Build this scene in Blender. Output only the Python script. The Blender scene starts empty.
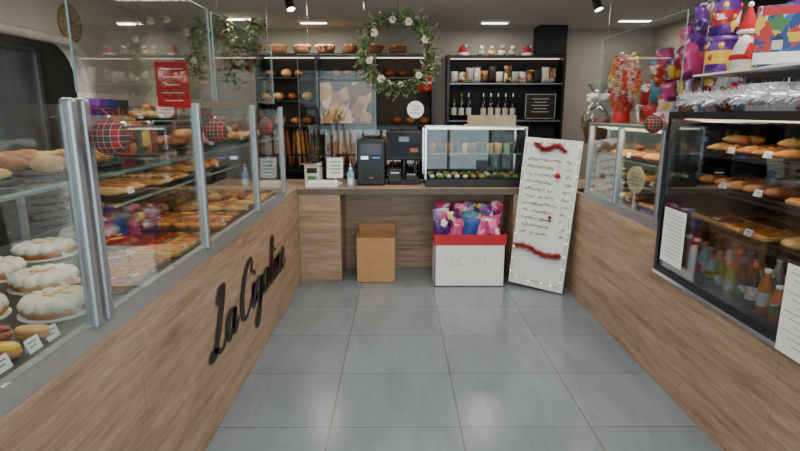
import bpy, bmesh, math, random
from mathutils import Vector, Matrix
random.seed(7)
R=random.random
def U(a,b): return a+(b-a)*random.random()
H=1.6
# ------------------------------------------------------------ materials
def lin(c):
    c=c/255.0
    return c/12.92 if c<=0.04045 else ((c+0.055)/1.055)**2.4
def C(r,g,b): return (lin(r),lin(g),lin(b))
_m={}
def mat(name,col,rough=.5,metal=0.0,var=.15,scale=9.0,bump=0.0,emit=0.0,coat=0.0,stretch=(1,1,1)):
    if name in _m: return _m[name]
    m=bpy.data.materials.new(name); m.use_nodes=True
    nt=m.node_tree; N=nt.nodes; L=nt.links
    b=N['Principled BSDF']
    tc=N.new('ShaderNodeTexCoord'); mp=N.new('ShaderNodeMapping'); mp.inputs['Scale'].default_value=stretch
    L.new(tc.outputs['Object'],mp.inputs['Vector'])
    n=N.new('ShaderNodeTexNoise'); n.inputs['Scale'].default_value=scale; n.inputs['Detail'].default_value=4
    L.new(mp.outputs['Vector'],n.inputs['Vector'])
    cr=N.new('ShaderNodeValToRGB')
    cr.color_ramp.elements[0].position=.3; cr.color_ramp.elements[1].position=.7
    cr.color_ramp.elements[0].color=(*[x*(1-var) for x in col],1)
    cr.color_ramp.elements[1].color=(*[min(1,x*(1+var)) for x in col],1)
    L.new(n.outputs['Fac'],cr.inputs['Fac']); L.new(cr.outputs['Color'],b.inputs['Base Color'])
    b.inputs['Roughness'].default_value=rough; b.inputs['Metallic'].default_value=metal
    if coat: b.inputs['Coat Weight'].default_value=coat
    if bump:
        bp=N.new('ShaderNodeBump'); bp.inputs['Strength'].default_value=bump; bp.inputs['Distance'].default_value=.01
        L.new(n.outputs['Fac'],bp.inputs['Height']); L.new(bp.outputs['Normal'],b.inputs['Normal'])
    if emit:
        L.new(cr.outputs['Color'],b.inputs['Emission Color']); b.inputs['Emission Strength'].default_value=emit
    _m[name]=m; return m
def printmat(name,stops,scale=22,rough=.3,bump=.0):
    if name in _m: return _m[name]
    m=bpy.data.materials.new(name); m.use_nodes=True
    nt=m.node_tree; N=nt.nodes; L=nt.links; b=N['Principled BSDF']
    tc=N.new('ShaderNodeTexCoord'); v=N.new('ShaderNodeTexVoronoi'); v.inputs['Scale'].default_value=scale
    n=N.new('ShaderNodeTexNoise'); n.inputs['Scale'].default_value=scale*.6; 
    mx=N.new('ShaderNodeMix'); mx.data_type='RGBA'; mx.inputs['Factor'].default_value=.12
    L.new(tc.outputs['Object'],mx.inputs[6]); L.new(n.outputs['Color'],mx.inputs[7]); L.new(tc.outputs['Object'],n.inputs['Vector'])
    L.new(mx.outputs[2],v.inputs['Vector'])
    cr=N.new('ShaderNodeValToRGB'); cr.color_ramp.interpolation='CONSTANT'; e=cr.color_ramp.elements
    e[0].position=stops[0][0]; e[0].color=(*stops[0][1],1); e[1].position=stops[1][0]; e[1].color=(*stops[1][1],1)
    for p,c in stops[2:]:
        k=e.new(p); k.color=(*c,1)
    sp=N.new('ShaderNodeSeparateColor'); L.new(v.outputs['Color'],sp.inputs[0]); L.new(sp.outputs[0],cr.inputs['Fac'])
    L.new(cr.outputs['Color'],b.inputs['Base Color']); b.inputs['Roughness'].default_value=rough
    if bump:
        bp=N.new('ShaderNodeBump'); bp.inputs['Strength'].default_value=bump; bp.inputs['Distance'].default_value=.01
        n2=N.new('ShaderNodeTexNoise'); n2.inputs['Scale'].default_value=28; L.new(tc.outputs['Object'],n2.inputs['Vector'])
        L.new(n2.outputs['Fac'],bp.inputs['Height']); L.new(bp.outputs['Normal'],b.inputs['Normal'])
    _m[name]=m; return m
def glassmat(name,tint=(.93,.97,.96),refl=.05,maxr=.5):
    if name in _m: return _m[name]
    m=bpy.data.materials.new(name); m.use_nodes=True
    nt=m.node_tree; N=nt.nodes; L=nt.links
    N.remove(N['Principled BSDF']); out=N['Material Output']
    t=N.new('ShaderNodeBsdfTransparent'); t.inputs[0].default_value=(*tint,1)
    g=N.new('ShaderNodeBsdfGlossy'); g.inputs['Roughness'].default_value=.02; g.inputs[0].default_value=(1,1,1,1)
    lw=N.new('ShaderNodeLayerWeight'); lw.inputs['Blend'].default_value=.15
    mr=N.new('ShaderNodeMapRange'); mr.inputs['To Min'].default_value=refl*.5; mr.inputs['To Max'].default_value=maxr
    L.new(lw.outputs['Fresnel'],mr.inputs['Value'])
    mx=N.new('ShaderNodeMixShader'); L.new(mr.outputs['Result'],mx.inputs[0]); L.new(t.outputs[0],mx.inputs[1]); L.new(g.outputs[0],mx.inputs[2])
    L.new(mx.outputs[0],out.inputs['Surface']); _m[name]=m; return m
def woodmat(name,c1,c2,c3,rough=.45):
    m=bpy.data.materials.new(name); m.use_nodes=True
    nt=m.node_tree; N=nt.nodes; L=nt.links; b=N['Principled BSDF']
    tc=N.new('ShaderNodeTexCoord'); mp=N.new('ShaderNodeMapping'); mp.inputs['Scale'].default_value=(1.0,1.0,13)
    L.new(tc.outputs['Object'],mp.inputs['Vector'])
    n=N.new('ShaderNodeTexNoise'); n.inputs['Scale'].default_value=1.6; n.inputs['Detail'].default_value=9; n.inputs['Roughness'].default_value=.66; n.inputs['Distortion'].default_value=.4
    L.new(mp.outputs['Vector'],n.inputs['Vector'])
    cr=N.new('ShaderNodeValToRGB'); e=cr.color_ramp.elements
    e[0].position=.3; e[0].color=(*c1,1); e[1].position=.70; e[1].color=(*c3,1)
    k=e.new(.48); k.color=(*c2,1)
    L.new(n.outputs['Fac'],cr.inputs['Fac'])
    mp2=N.new('ShaderNodeMapping'); mp2.inputs['Scale'].default_value=(4,4,90); L.new(tc.outputs['Object'],mp2.inputs['Vector'])
    n2=N.new('ShaderNodeTexNoise'); n2.inputs['Scale'].default_value=1.5; n2.inputs['Detail'].default_value=3; L.new(mp2.outputs['Vector'],n2.inputs['Vector'])
    mx=N.new('ShaderNodeMix'); mx.data_type='RGBA'; mx.blend_type='MULTIPLY'; mx.inputs['Factor'].default_value=.38
    L.new(cr.outputs['Color'],mx.inputs[6])
    cr2=N.new('ShaderNodeValToRGB'); cr2.color_ramp.elements[0].position=.38; cr2.color_ramp.elements[0].color=(.45,.42,.4,1); cr2.color_ramp.elements[1].position=.56; cr2.color_ramp.elements[1].color=(1,1,1,1)
    L.new(n2.outputs['Fac'],cr2.inputs['Fac']); L.new(cr2.outputs['Color'],mx.inputs[7])
    L.new(mx.outputs[2],b.inputs['Base Color']); b.inputs['Roughness'].default_value=rough
    bp=N.new('ShaderNodeBump'); bp.inputs['Strength'].default_value=.08; L.new(n2.outputs['Fac'],bp.inputs['Height']); L.new(bp.outputs['Normal'],b.inputs['Normal'])
    _m[name]=m; return m
def tilemat():
    m=bpy.data.materials.new('floor_tile'); m.use_nodes=True
    nt=m.node_tree; N=nt.nodes; L=nt.links; b=N['Principled BSDF']
    g=N.new('ShaderNodeNewGeometry'); mp=N.new('ShaderNodeMapping'); mp.inputs['Location'].default_value=(.3526+.676*20,-2.47+.58*20,0)
    L.new(g.outputs['Position'],mp.inputs['Vector'])
    br=N.new('ShaderNodeTexBrick'); br.offset=0; br.squash=1
    br.inputs['Scale'].default_value=1; br.inputs['Brick Width'].default_value=.676; br.inputs['Row Height'].default_value=.58
    br.inputs['Mortar Size'].default_value=.0032; br.inputs['Mortar Smooth'].default_value=.1
    br.inputs['Color1'].default_value=(*C(137,147,154),1); br.inputs['Color2'].default_value=(*C(129,139,147),1); br.inputs['Mortar'].default_value=(*C(102,100,95),1)
    L.new(mp.outputs['Vector'],br.inputs['Vector'])
    n=N.new('ShaderNodeTexNoise'); n.inputs['Scale'].default_value=2.4; n.inputs['Detail'].default_value=9; n.inputs['Roughness'].default_value=.7; n.inputs['Distortion'].default_value=.6
    mp3=N.new('ShaderNodeMapping'); mp3.inputs['Scale'].default_value=(2.4,.8,1); L.new(g.outputs['Position'],mp3.inputs['Vector'])
    L.new(mp3.outputs['Vector'],n.inputs['Vector'])
    cr=N.new('ShaderNodeValToRGB'); cr.color_ramp.elements[0].position=.3; cr.color_ramp.elements[0].color=(.74,.74,.75,1); cr.color_ramp.elements[1].position=.7; cr.color_ramp.elements[1].color=(1,1,1,1)
    L.new(n.outputs['Fac'],cr.inputs['Fac'])
    mx=N.new('ShaderNodeMix'); mx.data_type='RGBA'; mx.blend_type='MULTIPLY'; mx.inputs['Factor'].default_value=1
    L.new(br.outputs['Color'],mx.inputs[6]); L.new(cr.outputs['Color'],mx.inputs[7]); L.new(mx.outputs[2],b.inputs['Base Color'])
    b.inputs['Roughness'].default_value=.22
    return m
def plaidmat():
    m=bpy.data.materials.new('tartan_fabric'); m.use_nodes=True
    nt=m.node_tree; N=nt.nodes; L=nt.links; b=N['Principled BSDF']
    tc=N.new('ShaderNodeTexCoord')
    base=C(150,28,34)
    prev=None
    for i,(ax,sc,lo,col,st) in enumerate([('X',9,.62,C(40,55,50),.6),('Z',9,.62,C(40,50,50),.6),('Y',9,.62,C(40,55,50),.6),('X',18,.97,C(190,170,150),.4),('Z',18,.97,C(190,170,150),.4)]):
        w=N.new('ShaderNodeTexWave'); w.bands_direction=ax; w.inputs['Scale'].default_value=sc; L.new(tc.outputs['Object'],w.inputs['Vector'])
        gt=N.new('ShaderNodeMath'); gt.operation='GREATER_THAN'; gt.inputs[1].default_value=lo; L.new(w.outputs['Fac'],gt.inputs[0])
        ml=N.new('ShaderNodeMath'); ml.operation='MULTIPLY'; ml.inputs[1].default_value=st; L.new(gt.outputs[0],ml.inputs[0])
        mx=N.new('ShaderNodeMix'); mx.data_type='RGBA'; L.new(ml.outputs[0],mx.inputs['Factor'])
        if prev is None: mx.inputs[6].default_value=(*base,1)
        else: L.new(prev,mx.inputs[6])
        mx.inputs[7].default_value=(*col,1); prev=mx.outputs[2]
    L.new(prev,b.inputs['Base Color']); b.inputs['Roughness'].default_value=.9
    return m
WOOD=woodmat('oak_laminate',C(130,103,80),C(164,136,110),C(188,161,135))
FLOOR=tilemat(); TART=plaidmat()
ALU=mat('brushed_aluminium',C(158,161,165),.42,.7,.05,30)
CHROME=mat('chrome',C(200,200,205),.15,1,.03)
BLACK=mat('black_satin',C(20,20,22),.4,0,.2)
BLKW=mat('black_wall_paint',C(24,24,27),.7,0,.2)
DARK=mat('dark_grey_panel',C(32,32,36),.5,0,.1)
GREYP=mat('grey_corridor_paint',C(110,108,106),.8,0,.15,2)
WHITE=mat('white_board',C(236,236,236),.45,0,.03)
PAPER=mat('white_paper',C(240,240,238),.8,0,.03)
OFFW=mat('offwhite_fabric',C(205,198,186),.9,0,.1)
CREAM=mat('cream_plaster',C(160,152,140),.85,0,.06,3)
CEIL=mat('ceiling_paint',C(204,202,198),.9,0,.04,2)
INK=mat('black_ink',C(14,13,14),.4,0,.1)
PENCIL=mat('faint_pen',C(120,120,125),.6,0,.1)
GLASS=glassmat('clear_glass')
ACRYL=glassmat('acrylic_sheet',(.96,.98,.98),.03,.35)
EDGE=mat('glass_edge',C(130,160,155),.2,0,.05)
CRUST=mat('bread_crust',C(192,122,58),.6,0,.4,14,.3)
CRUST2=mat('dark_crust',C(140,76,32),.55,0,.45,14,.3)
CRUST3=mat('pale_crust',C(216,168,104),.7,0,.3,16,.3)
SUGAR=mat('powdered_sugar',C(228,220,206),.9,0,.12,26,.3)
YEL=mat('lemon_glaze',C(232,180,40),.25,0,.15,20)
REDB=mat('red_berries',C(140,26,26),.2,0,.5,60,.6)
CHOC=mat('chocolate',C(52,28,18),.3,0,.3,20)
GREENF=mat('pistachio',C(120,150,60),.5,0,.3,30)
ORNG=mat('orange_topping',C(214,116,34),.35,0,.4,40,.4)
STEEL=mat('stainless_deck',C(84,80,76),.4,.6,.08)
TRAY=mat('tray_dark',C(50,42,38),.4,0,.1)
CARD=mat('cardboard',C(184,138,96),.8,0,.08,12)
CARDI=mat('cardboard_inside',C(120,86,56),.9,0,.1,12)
RED=mat('red_plastic',C(190,28,40),.4,0,.1)
FELT=mat('red_felt',C(170,20,30),.95,0,.15)
LEAF=mat('leaf_green',C(72,96,52),.6,0,.4,12)
LEAF2=mat('leaf_light',C(120,138,84),.6,0,.35,12)
TWIG=mat('twig_brown',C(92,66,44),.8,0,.2)
LED=mat('led_strip',(1,.95,.86),.5,0,.01,2,0,9)
LEDS=mat('led_strip_soft',(1,.85,.65),.5,0,.01,2,0,2.2)
LEDW=mat('warm_lamp',(1,.75,.45),.5,0,.01,2,0,3)
FAIRY=mat('fairy_light',(1,.85,.55),.5,0,.01,2,0,5)
TINSEL=mat('silver_tinsel',C(222,224,230),.3,.5,.25,60)
RTIN=mat('red_tinsel',C(150,26,32),.4,.3,.5,60)
WICK=mat('wicker',C(120,80,48),.8,0,.4,60,.6)
BOTG=mat('dark_bottle_glass',C(20,30,20),.12,0,.1,coat=.5)
def cm(name,r,g,b,rough=.45,var=.12,sc=12): return mat(name,C(r,g,b),rough,0,var,sc)
BLUE=cm('blue_print',34,60,140,.4,.3); GRN=cm('green_print',50,120,56,.4,.3); YELP=cm('yellow_print',226,186,50,.4,.2); ORP=cm('orange_print',216,100,40,.4,.2); NAVY=cm('navy_print',22,34,78,.4,.3)
W_=C(215,210,205); Y_=C(220,180,60); K_=C(25,20,30)
PINK=printmat('pink_foil',[(0,C(190,60,120)),(.55,C(225,120,160)),(.78,W_),(.88,C(110,30,80))],20,.28,.4)
PURP=printmat('purple_foil',[(0,C(76,34,110)),(.5,C(110,60,150)),(.72,Y_),(.8,W_),(.87,C(50,20,80))],20,.28,.4)
TEAL=printmat('teal_foil',[(0,C(50,130,150)),(.6,C(90,170,185)),(.8,W_),(.9,C(30,80,110))],20,.28,.4)
LIL=printmat('lilac_foil',[(0,C(150,120,175)),(.5,C(190,170,205)),(.75,W_),(.88,C(200,80,120))],20,.28,.4)
REDF=printmat('red_foil',[(0,C(165,24,34)),(.55,C(200,50,44)),(.7,Y_),(.8,W_),(.9,C(90,50,30))],20,.28,.4)
GRF=printmat('green_foil',[(0,C(40,110,60)),(.5,C(90,150,70)),(.7,Y_),(.8,W_),(.9,C(190,40,50))],20,.28,.4)
SILF=printmat('clear_sweet_bag',[(0,C(190,190,195)),(.4,C(230,228,225)),(.65,C(200,60,80)),(.75,C(220,170,60)),(.85,C(120,150,190))],26,.18,.5)
BRN=printmat('brown_foil',[(0,C(95,60,36)),(.5,C(150,105,60)),(.75,Y_),(.85,W_)],20,.3,.4)
BREADP=printmat('bread_photo_print',[(0,C(120,76,40)),(.3,C(196,150,96)),(.55,C(226,200,160)),(.75,C(150,96,50)),(.88,C(60,40,28))],9,.4)
ADV=printmat('advent_print',[(0,C(30,60,130)),(.4,C(50,110,170)),(.58,C(190,40,40)),(.7,Y_),(.82,W_),(.9,C(60,120,60))],30,.3)
WATERB=glassmat('clear_plastic',(.85,.92,.95),.12,.6)
# ------------------------------------------------------------ mesh builder
class MB:
    def __init__(s): s.v=[];s.f=[];s.mi=[];s.sm=[];s.mats=[]
    def k(s,m):
        if m not in s.mats: s.mats.append(m)
        return s.mats.index(m)
    def add(s,vs,fs,m,smooth=False,M=None):
        o=len(s.v); k=s.k(m)
        for p in vs:
            p=Vector(p)
            if M is not None: p=M@p
            s.v.append(p)
        for f in fs: s.f.append([i+o for i in f]); s.mi.append(k); s.sm.append(smooth)
    def box(s,c,sz,m,M=None,bev=0,rz=0):
        hx,hy,hz=sz[0]/2,sz[1]/2,sz[2]/2
        T=Matrix.Translation(c)@Matrix.Rotation(rz,4,'Z')
        if M is not None: T=M@T
        if bev<=0:
            vs=[(x,y,z) for z in(-hz,hz) for y in(-hy,hy) for x in(-hx,hx)]
            fs=[(0,2,3,1),(4,5,7,6),(0,1,5,4),(2,6,7,3),(0,4,6,2),(1,3,7,5)]
            s.add(vs,fs,m,False,T)
        else:
            bm=bmesh.new(); bmesh.ops.create_cube(bm,size=1)
            for v in bm.verts: v.co=Vector((v.co.x*2*hx,v.co.y*2*hy,v.co.z*2*hz))
            bmesh.ops.bevel(bm,geom=bm.edges[:],offset=bev,segments=2,affect='EDGES',profile=.5)
            bm.verts.index_update()
            s.add([v.co.copy() for v in bm.verts],[[v.index for v in f.verts] for f in bm.faces],m,False,T); bm.free()
    def b2(s,x0,x1,y0,y1,z0,z1,m,bev=0,M=None):
        s.box(((x0+x1)/2,(y0+y1)/2,(z0+z1)/2),(abs(x1-x0),abs(y1-y0),abs(z1-z0)),m,M,bev)
    def lathe(s,prof,c,m,seg=20,M=None,smooth=True,sx=1,sy=1):
        T=Matrix.Translation(c)
        if M is not None: T=T@M
        vs=[];fs=[];n=len(prof)
        for i in range(seg):
            a=2*math.pi*i/seg
            for r,z in prof: vs.append((r*math.cos(a)*sx,r*math.sin(a)*sy,z))
        for i in range(seg):
            j=(i+1)%seg
            for k in range(n-1):
                fs.append((i*n+k,j*n+k,j*n+k+1,i*n+k+1))
        s.add(vs,fs,m,smooth,T)
    def cyl(s,p0,p1,r,m,seg=10,r2=None,cap=True,smooth=True):
        p0=Vector(p0);p1=Vector(p1);d=p1-p0;l=d.length
        q=Vector((0,0,1)).rotation_difference(d.normalized()).to_matrix().to_4x4()
        if r2 is None:r2=r
        pr=[(r,0),(r2,l)]
        if cap: pr=[(0.0001,0)]+pr+[(0.0001,l)]
        s.lathe(pr,p0,m,seg,q,smooth and not cap)
    def sph(s,c,rad,m,seg=12,rings=8,M=None):
        if not hasattr(rad,'__len__'): rad=(rad,)*3
        T=Matrix.Translation(c)
        if M is not None: T=T@M
        vs=[];fs=[]
        for i in range(rings+1):
            t=math.pi*i/rings
            for j in range(seg):
                a=2*math.pi*j/seg
                vs.append((rad[0]*math.sin(t)*math.cos(a),rad[1]*math.sin(t)*math.sin(a),rad[2]*math.cos(t)))
        for i in range(rings):
            for j in range(seg):
                k=(j+1)%seg
                fs.append((i*seg+j,(i+1)*seg+j,(i+1)*seg+k,i*seg+k))
        s.add(vs,fs,m,True,T)
    def tube(s,pts,r,m,seg=6):
        pts=[Vector(p) for p in pts]; vs=[];fs=[]
        for i,p in enumerate(pts):
            d=(pts[min(i+1,len(pts)-1)]-pts[max(i-1,0)]).normalized()
            a=d.orthogonal().normalized() if i==0 else (pa-d*pa.dot(d)).normalized()
            pa=a; b=d.cross(a)
            rr=r[i] if hasattr(r,'__len__') else r
            for j in range(seg):
                t=2*math.pi*j/seg; vs.append(p+a*rr*math.cos(t)+b*rr*math.sin(t))
        for i in range(len(pts)-1):
            for j in range(seg):
                k=(j+1)%seg; fs.append((i*seg+j,i*seg+k,(i+1)*seg+k,(i+1)*seg+j))
        s.add(vs,fs,m,True)
    def loaf(s,c,L,w,h,ang,m,bend=0,ridge=0,nl=12,ns=8,tilt=None):
        T=Matrix.Translation((c[0],c[1],c[2]+h*.45))@Matrix.Rotation(ang,4,'Z')
        if tilt is not None: T=T@tilt
        vs=[];fs=[]
        for i in range(nl+1):
            t=-1+2*i/nl
            rr=(max(0.0005,1-abs(t)**2.6))**.5
            if ridge: rr=(max(0.0005,1-abs(t)**1.5))**.7*(1+.13*math.cos(ridge*math.pi*t))
            for j in range(ns):
                a=2*math.pi*j/ns
                z=math.sin(a)*h*.5*rr
                if z<0: z*=.9
                vs.append((t*L/2,math.cos(a)*w*.5*rr+bend*L*(t*t-.4),z))
        for i in range(nl):
            for j in range(ns):
                k=(j+1)%ns; fs.append((i*ns+j,(i+1)*ns+j,(i+1)*ns+k,i*ns+k))
        s.add(vs,fs,m,True,T)
    def ribbon(s,pts,wf,nrm,m,off=0):
        vs=[];fs=[]
        n=Vector(nrm)
        for i,p in enumerate(pts):
            d=(pts[min(i+1,len(pts)-1)]-pts[max(i-1,0)])
            if d.length<1e-9: d=Vector((0,0,1))
            d.normalize(); sd=n.cross(d).normalized(); w=wf[i] if hasattr(wf,'__len__') else wf
            vs+= [p+sd*w/2+n*off,p-sd*w/2+n*off]
        for i in range(len(pts)-1): fs.append((2*i,2*i+1,2*i+3,2*i+2))
        s.add(vs,fs,m)
    def build(s,name,parent=None,fixn=True):
        me=bpy.data.meshes.new(name)
        xs=[p.x for p in s.v]; ys=[p.y for p in s.v]; zs=[p.z for p in s.v]
        o=Vector(((min(xs)+max(xs))/2,(min(ys)+max(ys))/2,min(zs)))
        me.from_pydata([p-o for p in s.v],[],s.f)
        for m in s.mats: me.materials.append(m)
        me.polygons.foreach_set('material_index',s.mi); me.polygons.foreach_set('use_smooth',s.sm)
        me.update()
        if fixn:
            bm=bmesh.new(); bm.from_mesh(me); bmesh.ops.recalc_face_normals(bm,faces=bm.faces[:]); bm.to_mesh(me); bm.free()
        ob=bpy.data.objects.new(name,me); ob.location=o
        bpy.context.scene.collection.objects.link(ob)
        if parent: ob.parent=parent
        return ob
def empty(name,loc=(0,0,0)):
    e=bpy.data.objects.new(name,None); e.empty_display_size=.1
    bpy.context.scene.collection.objects.link(e); return e
def catmull(P,n=6):
    P=[Vector(p) for p in P]; out=[]
    for i in range(len(P)-1):
        a=P[max(i-1,0)];b=P[i];c=P[i+1];d=P[min(i+2,len(P)-1)]
        for k in range(n):
            t=k/n
            out.append(.5*((2*b)+(c-a)*t+(2*a-5*b+4*c-d)*t*t+(-a+3*b-3*c+d)*t**3))
    out.append(P[-1]); return out
# ------------------------------------------------------------ room shell
XL,XR,YB,YF,ZC=-2.9,3.3,7.2,-1.6,2.65
m=MB(); m.b2(-4.3,XR+.1,YF-.1,YB+.1,-.08,0,FLOOR); m.build('floor')
m=MB(); m.b2(-4.3,XR+.1,YF-.1,YB+.1,ZC,ZC+.08,CEIL); m.build('ceiling')
m=MB(); m.b2(-4.3,XR+.1,YB,YB+.1,0,ZC,CREAM); m.build('wall_back')
m=MB(); m.b2(XR,XR+.1,YF,YB,0,ZC,CREAM); m.b2(XR-.02,XR,YF,5.2,0,ZC,BLKW); m.build('wall_right')
m=MB()
def archwall(m,x0,x1,ya,yb,y0,y1,zt,rad,mt):
    outl=[(ya,0),(ya,ZC),(yb,ZC),(yb,0),(y1,0)]
    for i in range(9):
        a=math.pi/2*i/8; outl.append((y1-rad+rad*math.cos(a),zt-rad+rad*math.sin(a)))
    for i in range(9):
        a=math.pi/2+math.pi/2*i/8; outl.append((y0+rad+rad*math.cos(a),zt-rad+rad*math.sin(a)))
    outl.append((y0,0)); n=len(outl)
    vs=[(x0,y,z) for y,z in outl]+[(x1,y,z) for y,z in outl]
    fs=[list(range(n)),list(range(2*n-1,n-1,-1))]+[(i,(i+1)%n,(i+1)%n+n,i+n) for i in range(n)]
    m.add(vs,fs,mt)
archwall(m,XL-.12,XL,YF,YB,2.9,5.15,2.2,.35,mat('cream_arch_plaster',C(196,188,174),.85,0,.06,3))
m.build('wall_left')
m=MB()
pts=[(XL+.02,5.15,0)]
for i in range(9):
    a=math.pi/2*i/8; pts.append((XL+.02,5.15-.35+.35*math.cos(a),1.85+.35*math.sin(a)))
for i in range(9):
    a=math.pi/2+math.pi/2*i/8; pts.append((XL+.02,2.9+.35+.35*math.cos(a),1.85+.35*math.sin(a)))
pts.append((XL+.02,2.9,0)); m.tube(pts,.04,OFFW,8); m.build('trim_1')
m=MB(); m.b2(-4.3,-4.2,YF,YB,0,ZC,GREYP); m.build('wall_left_corridor')
m=MB()
for y in (2.4,3.4,4.4,5.4,6.4): m.b2(-4.2,-4.15,y-.03,y+.03,.4,2.3,ALU)
for z in(.4,2.27): m.b2(-4.2,-4.15,2.4,6.4,z,z+.05,ALU)
m.b2(-4.19,-4.18,2.4,6.4,.45,2.27,mat('dim_window_pane',C(120,128,132),.1,0,.3,2)); m.build('window_2')
m=MB(); m.b2(-4.3,-1.9,YF-.1,YF,0,ZC,CREAM); m.b2(2.6,XR+.1,YF-.1,YF,0,ZC,CREAM); m.b2(-1.9,2.6,YF-.1,YF,2.5,ZC,CREAM); m.build('wall_front')
m=MB()
for x in (-1.87,-.4,1.1,2.57): m.b2(x-.03,x+.03,YF-.08,YF-.02,0,2.5,ALU)
m.b2(-1.87,2.57,YF-.08,YF-.02,2.44,2.5,ALU); m.b2(-1.84,2.54,YF-.055,YF-.045,.02,2.44,GLASS); m.build('window_1')
# ------------------------------------------------------------ left counter
def tag(m,x,y,z,face=1,w=.055,h=.04,rz=0):
    T=Matrix.Translation((x,y,z))@Matrix.Rotation(rz,4,'Z')@Matrix.Rotation(-.35*face,4,'Y')
    m.add([(0,-w/2,0),(0,w/2,0),(0,w/2,h),(0,-w/2,h),(-.012*face,-w/2,0),(-.012*face,w/2,0)],[(0,1,2,3),(3,2,5,4)],PAPER,False,T)
    for k in range(2):
        zz=h*(.65-.3*k); e=.001*face
        m.add([(e,-w*.35,zz),(e,w*(.3-.15*k),zz),(e,w*(.3-.15*k),zz+.004),(e,-w*.35,zz+.004)],[(0,1,2,3)],PENCIL,False,T)
LC=empty('display_counter')
m=MB()
ys=[-.6,.57,1.78,3.0,4.21,4.87]
for a,b in zip(ys[:-1],ys[1:]): m.b2(-.95,-.93,a+.001,b-.001,0.002,.90,WOOD)
m.b2(-1.85,-.952,-.6,4.87,0.002,.895,DARK)
m.b2(-1.85,-.93,4.38,4.87,.896,.915,WOOD)
m.build('wood_front',LC)
m=MB()
m.add([(-.928,-.6,.9),(-.928,4.38,.9),(-.945,4.38,.955),(-.945,-.6,.955),(-.98,4.38,.955),(-.98,-.6,.955),(-.98,4.38,.9),(-.98,-.6,.9)],[(0,1,2,3),(3,2,4,5),(1,6,4,2),(0,3,5,7)],ALU)
m.b2(-1.85,-.98,-.6,4.38,.9,.94,STEEL)
for y in (.58,1.56,1.625,2.54,3.52,4.36):
    m.box((-.945,y,1.29),(.04,.034,.7),ALU,bev=.01)
    m.box((-1.83,y,1.17),(.03,.03,.46),ALU)
    m.box((-1.38,y,1.385),(.86,.014,.012),ALU)
m.b2(-1.85,-1.84,-.6,4.38,.94,1.0,ALU)
m.b2(-1.0,-.99,-.6,4.38,1.38,1.39,ALU)
m.build('metal_frame',LC)
m=MB()
for a,b in ((-.6,.56),(.6,1.54),(1.645,2.52),(2.56,3.5),(3.54,4.34)):
    m.b2(-.948,-.942,a,b,.956,1.62,GLASS)
m.build('front_glass',LC)
m=MB()
m.b2(-1.75,-.96,-.6,4.37,1.393,1.40,GLASS); m.b2(-.962,-.959,-.6,4.37,1.392,1.401,EDGE)
m.b2(-1.78,-1.3,2.4,4.37,1.17,1.177,GLASS); m.b2(-1.3,-1.296,2.4,4.37,1.169,1.178,EDGE)
m.b2(-1.8,-1.5,3.1,4.3,1.54,1.546,GLASS); m.b2(-1.5,-1.497,3.1,4.3,1.54,1.547,EDGE)
for y in (3.1,3.7,4.3):
    m.cyl((-1.52,y,1.40),(-1.52,y,1.54),.006,CHROME); m.cyl((-1.78,y,1.40),(-1.78,y,1.54),.006,CHROME)
m.build('glass_shelves',LC)
m=MB(); m.b2(-1.843,-1.838,-.6,4.37,.99,1.38,DARK); m.build('rear_sliding_doors',LC)
m=MB(); m.b2(-1.015,-1.003,1.7,4.3,1.38,1.388,LEDS); m.build('led_strip',LC)
# --- sign lettering
GL={'L':([[(.5,1.75),(.75,2.2),(1.05,2.2),(1.0,1.8),(.75,1.1),(.5,.45),(.2,.05),(-.05,.1),(.05,.32),(.4,.22),(.8,.0),(1.15,.05),(1.35,.3)]],1.42),
'a':([[(.78,.8),(.45,1.0),(.12,.7),(.08,.25),(.3,.0),(.6,.3),(.82,.95),(.72,.4),(.82,.03),(1.0,.12),(1.2,.45)]],1.12),
'C':([[(1.3,1.6),(1.4,2.0),(1.1,2.2),(.5,1.7),(.15,.8),(.3,.1),(.8,.0),(1.35,.45)]],1.38),
'i':([[(0,.4),(.25,1.0),(.17,.3),(.35,.0),(.6,.4)],[(.3,1.4),(.36,1.52)]],.55),
'g':([[(.78,.85),(.4,1.0),(.1,.65),(.1,.2),(.35,.05),(.65,.4),(.82,.95),(.65,.0),(.42,-.8),(.1,-1.05),(.0,-.7),(.5,-.2),(1.15,.4)]],1.08),
'l':([[(0,.35),(.42,1.3),(.6,2.0),(.42,2.2),(.26,1.7),(.16,.6),(.3,.0),(.62,.4)]],.6),
'n':([[(0,.55),(.2,1.0),(.17,.5),(.14,.0)],[(.16,.35),(.45,.95),(.68,.85),(.62,.2),(.77,.0),(1.0,.35)]],.95),
'e':([[(0,.35),(.4,.6),(.58,.9),(.33,1.02),(.1,.6),(.15,.15),(.45,.0),(.95,.35)]],.85),' ':([],.34)}
m=MB(); cx=0; su=.176; sv=.146
for ch in 'La Cigaline':
    st,w=GL[ch]
    for s_ in st:
        P=catmull([(x+cx+.14*y,y,0) for x,y in s_],8)
        W=[Vector((-.922,2.43+p.x*su,.38+p.y*sv)) for p in P]
        wf=[]
        for i in range(len(P)):
            d=(P[min(i+1,len(P)-1)]-P[max(i-1,0)])
            d=d.normalized() if d.length>0 else Vector((0,1,0))
            wf.append(.023+.052*max(0,abs(d.x*.15+d.y)*1.0)**2*(1 if d.y<0 else .3)+ (.02 if len(s_)==2 else 0))
        m.ribbon(W,wf,(1,0,0),INK)
    cx+=w
m.build('shop_name_lettering',LC)
def bauble(x,y,z,r,nx):
    b=MB(); b.sph((x,y,z),r,TART,20,14)
    b.lathe([(.0001,0),(.008,0),(.008,.012),(.0001,.014)],(x,y,z+r-.002),CHROME,8)
    b.tube([(x,y,z+r+.01),(x+nx*.3,y,z+r+.03),(x+nx,y,z+r+.03)],.002,RED,4)
    b.build('tartan_bauble')
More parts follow.
